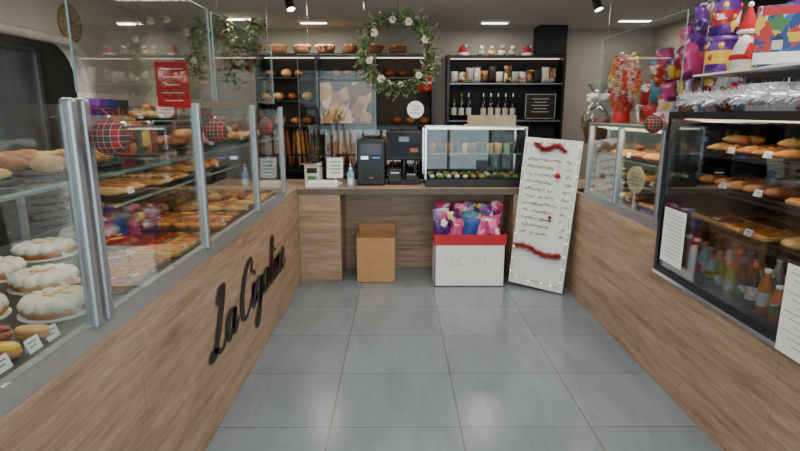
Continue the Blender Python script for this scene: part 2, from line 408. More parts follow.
bauble(-.865,1.62,1.525,.055,-.06); bauble(-.865,2.56,1.51,.055,-.06); bauble(-.865,3.54,1.5,.055,-.06); 
def cake(x,y,z,r,top=SUGAR,name='powdered_ring_cake'):
    b=MB()
    b.lathe([(.0001,0),(r*1.05,0),(r*1.06,.005),(.0001,.005)],(x,y,z),PAPER,24)
    b.lathe([(r*.9,.006),(r,.018),(r*.98,.03),(r*.9,.044)],(x,y,z),CRUST,28)
    for k in range(13):
        a=k*math.tau/13; b.sph((x+math.cos(a)*r*.76,y+math.sin(a)*r*.76,z+.038),(r*.27,r*.27,.026),top,10,6)
    b.lathe([(r*.97,.03),(r*.88,.056),(r*.5,.064),(.0001,.062)],(x,y,z),top,28)
    for i in range(12):
        a=R()*6.28; b.sph((x+math.cos(a)*r*.5*R(),y+math.sin(a)*r*.5*R(),z+.063),(.010,.010,.005),CRUST3,6,4)
    tag(b,x+r*.98,y-r*.3,z+.005)
    b.build(name)
def tart(b,x,y,z,r,fill):
    b.lathe([(.0001,0),(r*.85,0),(r,.028),(r*.93,.03),(r*.88,.02)],(x,y,z),CRUST,14)
    b.lathe([(r*.9,.021),(r*.5,.03),(.0001,.031)],(x,y,z),fill,14)
D=.9405
for (x,y,r) in [(-1.15,1.70,.11),(-1.37,1.97,.115),(-1.40,1.63,.11),(-1.64,2.76,.14),(-1.66,2.08,.12),(-1.66,1.76,.12),(-1.66,1.35,.12),(-1.66,2.42,.13)]:
    cake(x,y,D,r)
cake(-1.37,2.46,D,.12,CHOC,'chocolate_cake')
b=MB(); b.box((-1.11,1.16,D+.004),(.24,.68,.008),TRAY)
for i,yy in enumerate([.88,1.0,1.1,1.2,1.32,1.44]):
    for j,xx in enumerate((-1.06,-1.17)):
        f=[YEL,REDB,CHOC,ORNG,YEL,CRUST3][(i+j*2)%6]
        b.loaf((xx,yy,D+.008),.10,.055,.045,.1,CRUST); b.loaf((xx,yy,D+.03),.095,.05,.03,.1,f)
for yy in (.9,1.02,1.14,1.26,1.38,1.46): tag(b,-1.01,yy,D+.008)
b.build('eclair_tray')
b=MB(); b.box((-1.36,1.12,D+.004),(.2,.6,.008),TRAY)
for i in range(5):
    for j in range(2): b.sph((-1.31-.1*j,.88+.12*i,D+.032),(.045,.05,.035),[CRUST,CRUST3][(i+j)%2],12,7)
b.build('bun_tray')
def tray(name,x0,x1,y0,y1,z,kind,n1,n2,tags=True,face=1,pile=True):
    b=MB(); b.b2(x0,x1,y0,y1,z,z+.006,TRAY); b.b2(x0,x0+.006,y0,y1,z,z+.015,TRAY); b.b2(x1-.006,x1,y0,y1,z,z+.015,TRAY)
    z+=.0065
    for i in range(n1):
        for j in range(n2):
            x=x0+(x1-x0)*(i+.5)/n1+U(-.006,.006); y=y0+(y1-y0)*(j+.5)/n2+U(-.006,.006)
            wx=(x1-x0)/n1; wy=(y1-y0)/n2
            if kind=='tart': tart(b,x,y,z,min(wx,wy)*.44,random.choice([REDB,REDB,ORNG,YEL]))
            if kind=='redtart': tart(b,x,y,z,min(wx,wy)*.46,random.choice([REDB,CHOC,REDB]))
            if kind=='pizza':
                b.box((x,y,z+.012),(wx*.86,wy*.86,.024),CRUST3,bev=.006); b.box((x,y,z+.027),(wx*.74,wy*.74,.008),random.choice([ORNG,CRUST,REDB]),bev=.002)
                for _ in range(5): b.sph((x+U(-.3,.3)*wx,y+U(-.3,.3)*wy,z+.032),(.008,.008,.004),random.choice([GREENF,CHOC,YEL]),6,4)
            if kind=='crois': b.loaf((x,y,z),max(wx,wy)*1.0,min(wx,wy)*.62,.055,(0 if wx>wy else 1.57)+U(-.2,.2),random.choice([CRUST,CRUST,CRUST3]),.12,5,14)
            if kind=='bread': b.loaf((x,y,z),max(wx,wy)*.95,min(wx,wy)*.8,.06,(0 if wx>wy else 1.57)+U(-.1,.1),random.choice([CRUST,CRUST2,CRUST3]))
            if kind=='bun': b.sph((x,y,z+.025),(min(wx,wy)*.44,min(wx,wy)*.44,.035),random.choice([CRUST,CRUST3,CRUST2]),12,7)
    if kind in('bread','crois') and pile:
        for i in range(n1*n2//3):
            x=U(x0+.07,x1-.07);y=U(y0+.08,y1-.08)
            b.loaf((x,y,z+.045),.13,.06,.055,U(0,3),random.choice([CRUST,CRUST3,CRUST2]),.08 if kind=='crois' else 0,5 if kind=='crois' else 0)
    if tags:
        e=x1-.01 if face==1 else x0+.01
        for k in range(max(1,int((y1-y0)/.28))): tag(b,e,y0+.12+k*.28,z,face)
    b.build(name)
tray('fruit_tart_tray',-1.23,-1.0,1.86,2.3,D,'redtart',3,6)
tray('pizza_slice_tray',-1.22,-1.0,2.34,2.76,D,'pizza',2,3)
tray('fruit_tart_tray',-1.48,-1.0,2.92,3.35,D,'tart',5,4)
tray('pastry_tray',-1.48,-1.0,3.4,3.85,D,'crois',3,4)
tray('pizza_slice_tray',-1.48,-1.0,3.9,4.3,D,'pizza',4,3)
tray('pastry_tray',-1.8,-1.53,3.0,4.3,D,'bun',3,12,False)
for k,(a,b_,kd) in enumerate([(2.6,3.0,'crois'),(3.06,3.46,'pizza'),(3.55,3.9,'crois'),(3.94,4.3,'bun')]):
    tray('pastry_tray',-1.7,-1.36,a,b_,1.178,kd,2,4,pile=False)
for k,(a,b_,kd) in enumerate([(1.1,1.5,'crois'),(1.66,2.05,'bread'),(2.98,3.45,'bread'),(3.58,4.25,'crois')]):
    tray('bread_tray',-1.44,-1.06,a,b_,1.401,kd,3,4,pile=(k!=1))
tray('bread_tray',-1.78,-1.52,3.12,3.8,1.547,'bread',2,5)
b=MB()
for i in range(3):
    b.box((-1.42,2.52+i*.095,1.401+.13),(.12,.088,.26),[PURP,NAVY,BLACK][i],bev=.004)
    b.box((-1.359,2.52+i*.095,1.401+.18),(.004,.06,.07),[PURP,REDF,BRN][i]); b.box((-1.359,2.52+i*.095,1.401+.06),(.004,.065,.03),[PAPER,PINK,PAPER][i])
b.build('biscuit_boxes')
b=MB()
for i in range(4):
    b.lathe([(.0001,0),(.035,0),(.036,.01),(.036,.12),(.028,.13),(.028,.135)],(-1.25+.0*i,2.47+i*.08,1.401),[REDB,CHOC,BRN,REDB][i],14)
    b.lathe([(.03,.135),(.03,.155),(.0001,.156)],(-1.25,2.47+i*.08,1.401),[CHROME,RED,BRN,CHROME][i],14)
b.build('jam_jars')
b=MB(); b.box((-1.62,3.95,1.78),(.24,.006,.34),RED,bev=.002)
for k in range(5): b.box((-1.62,3.946,1.90-.055*k),(.16-.03*(k%3),.003,.008),OFFW)
b.cyl((-1.62,3.957,1.548),(-1.62,3.957,1.62),.006,CHROME); b.box((-1.62,3.957,1.6105),(.1,.008,.02),CHROME)
b.build('red_poster_stand')
def screen(name,x0,x1,y0,y1,z0,z1):
    b=MB(); b.b2(x0,x1,y0,y1,z0,z1,ACRYL)
    b.b2(x0,x1,y0,y1,z1,z1+.003,EDGE)
    if x1-x0<.02:
        for y in(y0,y1): b.b2(x0,x1,y-.0015,y+.0015,z0,z1,EDGE)
        for y in(y0+.1,y1-.1): b.cyl(((x0+x1)/2,y,z1),((x0+x1)/2,y,ZC),.0015,CHROME,6)
    else:
        for x in(x0,x1): b.b2(x-.0015,x+.0015,y0,y1,z0,z1,EDGE)
        for x in(x0+.1,x1-.1): b.cyl((x,(y0+y1)/2,z1),(x,(y0+y1)/2,ZC),.0015,CHROME,6)
    b.build(name)
screen('hanging_acrylic_screen',-1.0,-.994,1.7,2.95,1.66,2.12)
screen('hanging_acrylic_screen',-1.0,-.994,3.0,4.37,1.66,2.12)
screen('hanging_acrylic_screen',-.9,-.2,4.95,4.956,1.4,2.1)
screen('hanging_acrylic_screen',1.60,1.606,3.1,4.35,1.6,2.15)
# ------------------------------------------------------------ cash desk
m=MB()
m.b2(-.928,1.555,4.87,5.62,.852,.9,WOOD); 
m.b2(-.928,-.54,4.875,5.6,.002,.85,WOOD); m.b2(1.08,1.555,4.875,5.6,.002,.85,WOOD)
m.b2(-.54,1.08,5.34,5.36,.002,.85,WOOD)
m.b2(-.928,1.555,4.868,4.8705,.85,.902,mat('edge_band',C(96,84,74),.5))
m.b2(-1.85,-.93,4.872,5.62,.002,.9,WOOD); m.b2(1.56,2.3,4.872,5.62,.002,.9,WOOD)
m.build('cash_desk')
b=MB()
b.b2(-.92,.2,5.56,5.6,1.42,1.45,BLACK); b.b2(-.92,.2,5.577,5.583,.905,1.42,GLASS)
for x in(-.9,-.36,.18): b.b2(x-.012,x+.012,5.565,5.595,.901,1.42,BLACK)
b.build('glass_counter_guard')
b=MB(); x0,x1,y0,y1,h=-.39,-.03,4.87-.02,5.2,.44
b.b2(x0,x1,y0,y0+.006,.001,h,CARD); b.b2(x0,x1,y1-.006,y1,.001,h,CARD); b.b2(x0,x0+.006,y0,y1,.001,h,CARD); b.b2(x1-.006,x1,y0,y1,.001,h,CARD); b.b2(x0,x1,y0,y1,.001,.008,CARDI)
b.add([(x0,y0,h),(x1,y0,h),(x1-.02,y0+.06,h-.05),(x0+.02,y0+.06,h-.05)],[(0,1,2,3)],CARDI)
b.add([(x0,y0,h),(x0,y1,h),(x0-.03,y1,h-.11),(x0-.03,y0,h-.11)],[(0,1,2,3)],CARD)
b.add([(x0,y1,h),(x1,y1,h),(x1,y1+.02,h+.06),(x0,y1+.02,h+.06)],[(0,1,2,3)],CARD)
b.build('cardboard_box')
SB=empty('snack_bag_bin')
b=MB(); x0,x1,y0,y1,h=.34,.99,4.73,5.05,.40
for a in ((x0,x1,y0,y0+.008),(x0,x1,y1-.008,y1),(x0,x0+.008,y0,y1),(x1-.008,x1,y0,y1)): b.b2(*a,.001,h,PAPER); 
b.b2(x0-.004,x1+.004,y0-.005,y0,h,h+.10,RED); b.b2(x0-.004,x1+.004,y1,y1+.005,h,h+.10,RED); b.b2(x0-.006,x0,y0,y1,h,h+.10,RED); b.b2(x1,x1+.006,y0,y1,h,h+.10,RED)
b.b2(x0,x1,y0,y1,.001,.01,PAPER)
for st in ([(.10,.22),(.03,.22),(.025,.16),(.08,.16),(.09,.11),(.06,.08),(.01,.09)],[(.2,.2),(.15,.15),(.16,.1),(.22,.09)],[(.13,.15),(.19,.15)],[(.3,.12),(.31,.17),(.36,.17),(.33,.1),(.39,.13),(.43,.18),(.43,.1)]):
    P=catmull([(x0+.08+x*.9,y0-.003,.14+z*.8) for x,z in st],5); b.ribbon(P,.0025,(0,-1,0),PENCIL)
b.build('cardboard_bin',SB)
def bag(b,c,w,h,d,mt,M):
    nx,nz=6,8; vs=[];fs=[]
    for sgn in(1,-1):
        for i in range(nz+1):
            for j in range(nx+1):
                u=j/nx*2-1; v=i/nz*2-1
                th=d/2*(max(0,1-u**4))**.5*(max(0,1-v**4))**.6
                vs.append((u*w/2*(1-.05*(1-v*v)),sgn*th,(v+1)/2*h))
    o=(nz+1)*(nx+1)
    for s_ in range(2):
        for i in range(nz):
            for j in range(nx):
                a=s_*o+i*(nx+1)+j; fs.append((a,a+1,a+nx+2,a+nx+1))
    b.add(vs,fs,mt,True,Matrix.Translation(c)@M)
b=MB(); cols=[PURP,TEAL,PINK,LIL,BLUE,PURP,PINK,TEAL,PINK,PURP,LIL,NAVY]
for row in range(3):
    for i in range(5):
        zz=.385+row*.06+U(0,.04)
        bag(b,(x0+.08+i*.122+U(-.01,.01),y0+.07+row*.09,zz),.15,.24,.07,cols[(i*2+row*3)%12],Matrix.Rotation(U(-.25,.25),4,'Y')@Matrix.Rotation(U(-.3,.2),4,'X')@Matrix.Rotation(U(-.3,.3),4,'Z'))
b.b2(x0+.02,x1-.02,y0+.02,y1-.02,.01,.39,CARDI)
b.build('snack_bags',SB)
# leaning board
BRD=empty('christmas_menu_board')
BL=Vector((1.04,4.78,.002)); BR=Vector((1.46,4.50,.002)); TLv=Vector((1.09,4.83,1.35)); 
ex=(BR-BL).normalized(); up0=(TLv-BL); up0=(up0-ex*up0.dot(ex)); ez=up0.normalized(); ez=(ez+ex*.055).normalized(); ex=(ex-ez*ex.dot(ez)).normalized(); ny=ez.cross(ex)
MB_=Matrix(((ex.x,ny.x,ez.x,BL.x),(ex.y,ny.y,ez.y,BL.y),(ex.z,ny.z,ez.z,BL.z+.035),(0,0,0,1)))
w_,h_=.51,1.35
b=MB(); b.box((w_/2,.008,h_/2),(w_,.016,h_),WHITE,MB_,bev=.003); b.build('board_panel',BRD)
b=MB()
def scribble(x0,z,x1,amp):
    pts=[];x=x0
    while x<x1:
        if R()<.14: x+=.015
        pts.append((x,-.002,z+(amp if len(pts)%2 else -amp)*U(.4,1.3)+(.010 if R()<.15 else 0))); x+=U(.007,.012)
        if R()<.09 or x>=x1:
            if len(pts)>2: b.ribbon([MB_@Vector(p) for p in catmull(pts,3)],.005,tuple(-(MB_.to_3x3()@Vector((0,1,0)))),INK)
            pts=[]
for k in range(11):
    z=h_-.19-k*.066
    scribble(.05,z,.05+U(.24,.33),.013)
    scribble(.4,z,.46,.013)
b.build('handwriting',BRD)
def tinsel(b,path,r,mt,n,sw=.003):
    b.tube(path,r*.25,mt,5)
    P=[Vector(p) for p in path]
    for _ in range(n):
        i=random.randrange(len(P)-1); p=P[i].lerp(P[i+1],R()); d=Vector((U(-1,1),U(-1,1),U(-1,1))).normalized()
        s_=d.orthogonal().normalized()*sw; e=p+d*r*U(.6,1.1)
        b.add([p-s_,p+s_,e+s_*.5,e-s_*.5],[(0,1,2,3)],mt)
b=MB(); tinsel(b,[MB_@Vector((.10+.28*t,-.02,h_-.075+.025*math.cos(t*9))) for t in [i/8 for i in range(9)]],.045,RTIN,480)
tinsel(b,[MB_@Vector((.03+.42*t,-.02,.36+.02*math.sin(t*7)-.03*t)) for t in [i/8 for i in range(9)]],.05,RTIN,600)
b.build('red_tinsel',BRD)
b=MB()
b.sph(MB_@Vector((.34,-.03,h_-.31)),.024,FELT,12,8); b.sph(MB_@Vector((.34,-.03,h_-.35)),.016,OFFW,10,6); b.sph(MB_@Vector((.32,-.03,h_-.68)),.018,RED)
b.sph(MB_@Vector((.32,-.03,h_-.71)),.012,LEAF)
b.tube([MB_@Vector((.34,-.03,h_-.29)),MB_@Vector((.34,-.01,h_-.2))],.002,RED,4)
b.build('hanging_ornaments',BRD)
b=MB(); pth=[]
for i in range(60):
    t=i/59
    if t<.35: q=(.02,h_-.04-(t/.35)*(h_-.12))
    elif t<.5: q=(.02+(t-.35)/.15*(w_-.04),.06)
    elif t<.85: q=(w_-.02,.06+(t-.5)/.35*(h_-.1))
    else: q=(w_-.02-(t-.85)/.15*(w_-.04),h_-.04)
    pth.append(MB_@Vector((q[0]+U(-.012,.012),-.006,q[1]+U(-.01,.01))))
b.tube(pth,.0015,GRN,4)
for p in pth[::2]: b.sph(p+MB_.to_3x3()@Vector((0,-.006,0)),.005,FAIRY,6,4)
b.build('fairy_lights',BRD)
# counter-top glass display
CG=empty('countertop_pastry_display')
x0,x1,y0,y1,z0,z1=.26,1.2,5.0,5.5,.901,1.46
b=MB(); b.b2(x0,x1,y0,y1,z0,z0+.07,BLACK); 
for x in(x0,x1):
    for y in(y0,y1): b.b2(x-.008,x+.008,y-.008,y+.008,z0+.07,z1,CHROME)
for y in(y0,y1): b.b2(x0,x1,y-.008,y+.008,z1-.01,z1+.006,CHROME)
for x in(x0,x1): b.b2(x-.008,x+.008,y0,y1,z1-.01,z1+.006,CHROME)
b.b2(x0+.01,x1-.01,y0+.12,y1-.02,z0+.3,z0+.308,EDGE); b.b2(x0+.02,x1-.02,y0+.03,y0+.036,z1-.02,z1-.012,LEDS)
b.b2(x0,x1,y1-.004,y1,z0+.07,z1,DARK)
b.build('frame',CG)
b=MB(); b.b2(x0,x1,y0-.002,y0+.002,z0+.07,z1,GLASS); b.b2(x0,x1,y0,y1,z1,z1+.004,GLASS); b.b2(x0-.002,x0+.002,y0,y1,z0+.07,z1,GLASS); b.b2(x1-.002,x1+.002,y0,y1,z0+.07,z1,GLASS); b.build('glass',CG)
b=MB()
for i in range(11):
    for j in range(4):
        b.loaf((x0+.07+i*.08,y0+.1+j*.1,z0+.071),.075,.05,.04,U(0,3),random.choice([CRUST,GREENF,CHOC,SUGAR,CRUST3]))
    for j in range(3): b.lathe([(.0001,0),(.03,0),(.034,.05),(.034,.09),(.0001,.1)],(x0+.07+i*.08,y0+.16+j*.09,z0+.309),random.choice([CHOC,GREENF,CHOC,CRUST2,CRUST3]),10)
b.build('sweets',CG)
b=MB(); b.b2(.66,1.12,5.12,5.4,1.468,1.48,CRUST3); b.b2(.66,1.12,5.115,5.12,1.468,1.57,mat('pale_board',C(170,152,118),.6)); 
for i in range(6): b.loaf((.71+i*.075,5.26,1.48),.22,.06,.08,1.57,CRUST3)
b.build('bread_basket_tray')
# POS
b=MB()
b.box((.06,5.35,.925),(.32,.34,.048),BLACK,bev=.008)
b.cyl((.06,5.42,.94),(.06,5.42,1.2),.03,BLACK)
Mt=Matrix.Translation((.06,5.36,1.27))@Matrix.Rotation(-.25,4,'X')
b.box((0,0,0),(.36,.035,.29),BLACK,Mt,bev=.008); b.box((0,-.0185,0),(.32,.004,.24),mat('screen_glass',C(38,42,50),.1,coat=.5),Mt)
b.box((0,-.021,.06),(.1,.002,.05),mat('screen_ui',C(90,110,130),.3,emit=.3),Mt); b.box((.1,-.021,-.05),(.08,.002,.04),mat('screen_ui2',C(150,90,50),.3,emit=.2),Mt)
b.box((-.03,5.24,.99),(.13,.17,.13),BLACK,bev=.01); b.box((-.03,5.152,1.02),(.08,.004,.01),PAPER); b.box((.13,5.2,.975),(.11,.16,.05),DARK,bev=.008)
for i in range(3):
    for j in range(4): b.box((.10+i*.028,5.14+j*.03,1.003),(.02,.02,.008),ALU)
b.build('cash_register')
b=MB()
b.box((-.26,5.3,.901+.22),(.27,.36,.44),BLACK,bev=.012); b.box((-.26,5.115,1.25),(.2,.006,.1),mat('coin_panel',C(60,62,66),.3)); b.box((-.32,5.11,1.17),(.07,.008,.03),CHROME); b.box((-.21,5.11,1.17),(.07,.006,.012),mat('blue_led',C(60,120,220),.3,emit=1)); b.box((-.26,5.1,1.0),(.16,.03,.06),DARK,bev=.005); b.lathe([(.0001,0),(.03,0),(.034,.02)],(-.26,5.09,.97),CHROME,12)
b.build('coin_payment_machine')
b=MB(); bl=mat('blue_gel',C(120,175,205),.15,coat=.5)
b.lathe([(.0001,0),(.033,0),(.035,.01),(.035,.13),(.02,.155),(.014,.16),(.014,.17)],(-.45,5.02,.901),bl,16); b.lathe([(.016,.165),(.016,.185),(.005,.187),(.005,.21)],(-.45,5.02,.901),WHITE,10); b.box((-.45,5.0,1.115),(.014,.05,.012),WHITE,bev=.003); b.box((-.45,4.986,.96),(.04,.003,.06),PAPER)
b.build('hand_sanitizer_bottle')
b=MB(); b.box((-.72,5.04,.925),(.3,.16,.045),WHITE,bev=.004); b.box((-.72,5.04,.951),(.26,.13,.006),PAPER); b.build('pastry_box_stack')
b=MB(); Mt=Matrix.Translation((-.62,5.22,1.06))@Matrix.Rotation(-.2,4,'X')
b.box((0,0,0),(.16,.01,.2),WHITE,Mt,bev=.002); 
for k in range(4): b.box((0,-.007,.06-.035*k),(.12-.02*(k%2),.003,.008),GRN,Mt)
b.box((-.62,5.24,.907),(.14,.1,.012),WHITE); b.box((-.62,5.24,.94),(.02,.02,.07),WHITE); b.build('counter_menu_stand')
b=MB(); b.box((-.84,5.27,.901+.1),(.15,.2,.2),OFFW,bev=.01); b.box((-.84,5.27,1.105),(.2,.24,.012),CHROME); b.box((-.84,5.168,.97),(.08,.004,.03),GRN); b.box((-.84,5.168,1.04),(.1,.004,.05),BLACK); b.build('weighing_scale')
# ------------------------------------------------------------ right counter
RC=empty('display_counter')
m=MB()
for a,b_ in zip([-.6,.8,2.0,3.1,3.95],[.8,2.0,3.1,3.95,4.87]):
    m.b2(1.56,1.58,a+.001,b_-.001,.002,.66 if b_<3.2 else .9,WOOD)
m.b2(1.582,2.35,-.6,3.09,.002,.655,DARK); m.b2(1.582,2.35,3.1,4.87,.002,.895,DARK)
m.b2(1.56,2.35,4.4,4.87,.896,.915,WOOD); m.b2(1.57,1.62,3.085,3.115,.66,.9,WOOD)
m.build('wood_front',RC)
m=MB(); m.b2(1.558,1.6,3.1,4.4,.9,.955,ALU); m.b2(1.6,2.35,3.1,4.4,.9,.945,STEEL)
for y in (3.16,3.8,4.38):
    m.box((1.578,y,1.22),(.04,.034,.56),ALU,bev=.01); m.box((2.3,y,1.22),(.03,.03,.56),ALU)
m.b2(1.565,1.585,3.14,4.4,1.495,1.51,ALU)
m.b2(2.29,2.31,3.14,4.4,1.49,1.51,ALU)
m.b2(1.62,1.63,3.2,4.36,1.48,1.487,LEDW)
m.build('metal_frame',RC)
m=MB(); m.b2(1.575,1.581,3.18,3.78,.956,1.49,GLASS); m.b2(1.575,1.581,3.82,4.36,.956,1.49,GLASS); m.b2(1.56,2.33,3.13,4.4,1.511,1.52,GLASS); m.b2(1.557,1.56,3.13,4.4,1.51,1.521,EDGE)
m.b2(1.66,2.28,3.15,4.36,1.25,1.257,GLASS); m.b2(1.657,1.66,3.15,4.36,1.249,1.258,EDGE); m.b2(1.7,2.28,4.385,4.391,.956,1.49,GLASS); m.build('glass',RC)
m=MB(); m.b2(2.32,2.325,3.13,4.4,.945,1.5,DARK); m.build('rear_sliding_doors',RC)
bauble(1.50,3.16,1.53,.052,.06)
tray('bread_tray',1.68,2.2,3.2,3.7,1.2585,'bread',3,4,True,-1); tray('bread_tray',1.68,2.2,3.8,4.3,1.2585,'crois',3,4,True,-1)
tray('pastry_tray',1.68,2.2,3.2,3.7,.946,'pizza',3,3,True,-1); tray('bread_tray',1.68,2.2,3.75,4.34,.946,'bread',3,4,True,-1)
tray('bread_tray',1.72,2.2,3.2,4.3,1.09,'crois',3,8,True,-1,False)
m=MB(); m.b2(1.7,2.28,3.15,4.36,1.08,1.088,GLASS); m.b2(1.697,1.7,3.15,4.36,1.079,1.089,EDGE); m.build('middle_shelf',RC)
b=MB(); b.lathe([(.0001,0),(.13,0),(.13,.006),(.0001,.006)],(1.61,3.58,1.15),mat('cream_card',C(216,200,168),.7),28,Matrix.Rotation(math.pi/2,4,'Y'),False,.7,1)
for k in range(4): b.b2(1.607,1.6095,3.51+.01*(k%2),3.65-.01*(k%2),1.19-.025*k,1.196-.025*k,PENCIL)
b.box((1.613,3.58,1.012),(.006,.02,.13),WHITE)
b.build('price_sign')
# fridge
FR=empty('refrigerated_display_cabinet')
fx,fx2,fy0,fy1,fz0,fz1=1.54,2.35,.9,3.07,.68,1.6
m=MB()
m.b2(fx,fx2,fy0,fy1,fz0-.019,fz0+.03,BLACK); m.b2(fx,fx2,fy0,fy1,fz1-.035,fz1,BLACK)
for y in(fy0,fy1-.035): m.b2(fx,fx+.04,y,y+.035,fz0+.03,fz1-.035,BLACK)
m.b2(fx2-.03,fx2,fy0,fy1,fz0+.03,fz1-.035,BLACK); m.b2(fx+.04,fx2-.03,fy1-.02,fy1-.005,fz0+.03,fz1-.035,BLACK); m.b2(fx+.04,fx2,fy0,fy0+.02,fz0+.03,fz1-.035,BLACK)
m.b2(fx-.004,fx,fy0,fy1,fz0-.02,fz0,CHROME)
m.b2(fx+.06,fx+.07,fy0+.05,fy1-.06,fz1-.044,fz1-.037,LEDW)
m.build('cabinet_frame',FR)
m=MB(); m.b2(fx+.008,fx+.014,fy0+.036,fy1-.036,fz0+.03,fz1-.036,glassmat('tinted_glass',(.84,.86,.88),.06,.6)); m.build('front_glass',FR)
m=MB()
for z,xa in((1.37,1.66),(1.19,1.63),(1.0,1.6)):
    m.b2(xa,2.3,fy0+.02,fy1-.03,z,z+.006,GLASS); m.b2(xa-.004,xa,fy0+.02,fy1-.03,z-.004,z+.01,STEEL)
m.build('shelves',FR)
for a,b_,kd,k2,k3 in((1.0,1.6,'bun','bread','crois'),(1.65,2.3,'bread','pizza','bread'),(2.35,3.0,'crois','bread','pizza')):
    tray('chilled_pastry_tray',1.7,2.2,a,b_,1.3765,kd,3,5,True,-1); tray('chilled_pastry_tray',1.68,2.2,a,b_,1.1965,k2,3,5,True,-1,False); tray('chilled_pastry_tray',1.66,2.2,a,b_,1.0065,k3,3,4,True,-1,False)
b=MB(); bc=[cm('juice_orange',200,110,44,.2),cm('cola_dark',40,18,14,.15),cm('lime_drink',110,150,56,.2),cm('water_blue',150,180,195,.15),cm('red_drink',160,34,44,.2),cm('yoghurt_white',215,210,202,.4),cm('water_clear',175,188,190,.15)]
for j in range(4):
    for i in range(24):
        x=1.64+j*.085; y=1.0+i*.083; h=.16+.05*((i//3+j)%2)
        c_=bc[(i//2+j*2)%7]; r=.03
        b.lathe([(.0001,0),(r,0),(r,h*.62),(r*.45,h*.85),(r*.42,h*.93)],(x,y,.7105),c_,10); b.lathe([(r*.5,h*.92),(r*.5,h),(.0001,h)],(x,y,.7105),random.choice([RED,WHITE,BLUE,ORP]),8)
        b.lathe([(r*1.02,h*.2),(r*1.02,h*.5)],(x,y,.7105),random.choice([SILF,YELP,REDF,BLUE,GRF]),10)
b.build('drink_bottles')
def notice(name,x,y0,y1,z0,z1,n):
    b=MB(); b.b2(x-.002,x,y0,y1,z0,z1,PAPER)
    for k in range(n):
        z=z1-.03-(z1-z0-.05)*k/n
        b.b2(x-.0035,x-.002,y0+.02,y1-.02-(.03*(k%3)),z-.002,z,PENCIL)
    b.build(name)
notice('taped_price_list',fx-.0045,2.76,2.99,.76,1.07,12)
notice('taped_price_list',fx-.0045,1.80,2.0,.66,1.02,12)
# ------------------------------------------------------------ goods on right tops
T2=1.601; SZ=1.80
b=MB()
b.b2(1.64,2.2,1.9,3.05,SZ-.01,SZ,WHITE)
for x in(1.68,2.16):
    for y in(1.93,3.02): b.cyl((x,y,T2),(x,y,SZ-.01),.008,CHROME)
b.build('raised_shelf')
def tin(x,y,z,r,h,c1,c2,c3):
    b=MB(); b.lathe([(.0001,0),(r,0),(r,h*.25)],(x,y,z),c1,20); b.lathe([(r,h*.25),(r*1.005,h*.6)],(x,y,z),c2,20); b.lathe([(r,h*.6),(r,h*.88)],(x,y,z),c1,20); b.lathe([(r*1.06,h*.86),(r*1.06,h*.98),(r*.9,h),(.0001,h)],(x,y,z),c3,20)
    for k in range(9):
        a=k*.7; b.sph((x+(r-.008)*math.cos(a),y+(r-.008)*math.sin(a),z+h*(.43 if k%2 else .72)),(.016,.016,.02),[YELP,ORP,RED][k%3],8,5)
    b.build('candy_tin')
LIDP=cm('purple_lid',84,40,120,.35)
tin(1.72,2.95,SZ+.001,.072,.19,PURP,YELP,LIDP); tin(1.72,2.95,SZ+.192,.072,.2,PURP,REDF,LIDP)
tin(1.92,2.76,SZ+.001,.07,.25,PURP,BLUE,LIDP); tin(1.92,2.95,SZ+.001,.075,.3,LIL,PURP,LIDP); tin(2.1,2.74,SZ+.001,.07,.3,PURP,PINK,LIDP); tin(2.1,2.93,SZ+.001,.07,.36,REDF,PURP,LIDP)
b=MB(); cs=[PURP,PINK,SILF,BRN,REDF,REDF,LIL,TEAL,PINK,GRF]
def rb(): return Matrix.Rotation(-.75+U(-.6,.6),4,'Z')@Matrix.Rotation(U(-.35,.35),4,'Y')@Matrix.Rotation(U(-.3,.3),4,'X')
for i in range(40):
    bag(b,(U(1.68,2.1),3.2+.019*i,1.524),U(.09,.14),U(.12,.2),.06,cs[i%10],rb())
for i in range(36):
    bag(b,(U(1.70,2.05),3.2+.017*i,1.64+U(0,.05)),U(.09,.14),U(.12,.2),.06,cs[(i*3+2)%10],rb())
for i in range(32):
    bag(b,(U(1.72,2.0),3.18+.016*i,1.77+U(0,.06)),U(.09,.13),U(.13,.2),.06,cs[(i*7+1)%10],rb())
for i in range(22):
    bag(b,(U(1.74,1.95),3.18+.014*i,1.9+U(0,.05)),U(.09,.13),U(.14,.2),.06,[PURP,REDF,LIL,PURP,PINK][i%5],rb())
for i in range(10):
    bag(b,(U(1.76,1.92),3.18+.018*i,2.03+U(0,.05)),U(.09,.13),U(.14,.18),.06,[PURP,PURP,PINK][i%3],rb())
b.build('candy_bags')
b=MB(); cs2=[SILF,BRN,SILF,REDF,LIL,SILF,PURP,BRN]
for i in range(22):
    y_=2.0+.044*i
    if 2.34<y_<2.7: continue
    bag(b,(U(1.70,1.85),y_,T2+.004),U(.1,.15),U(.11,.15),.06,cs2[(i*3)%8],rb())
b.build('candy_bags')
b=MB(); b.b2(1.68,1.80,2.42,2.62,T2+.001,T2+.13,WHITE,bev=.004); b.b2(1.677,1.68,2.44,2.6,T2+.03,T2+.1,SILF); b.build('chocolate_gift_box')
b=MB(); lx,ly,lz=1.72,4.16,1.521
b.lathe([(.0001,0),(.07,0),(.06,.05),(.03,.2),(.02,.38),(.0001,.39)],(lx,ly,lz),RED,14)
for k in range(90):
    a=k*2.399; t=k/90; rr=.055+.05*math.sin(t*3.1); z=lz+.08+t*.42
    p0=(lx+.02*math.cos(a),ly+.02*math.sin(a),z); p1=(lx+rr*math.cos(a),ly+rr*math.sin(a),z+.01)
    b.cyl(p0,p1,.002,WHITE,5); b.sph(p1,.016,[RED,YELP,ORP,OFFW,ORP][k%5],8,6)
b.build('lollipop_stand')
gx,gy,gz=1.70,4.62,1.36
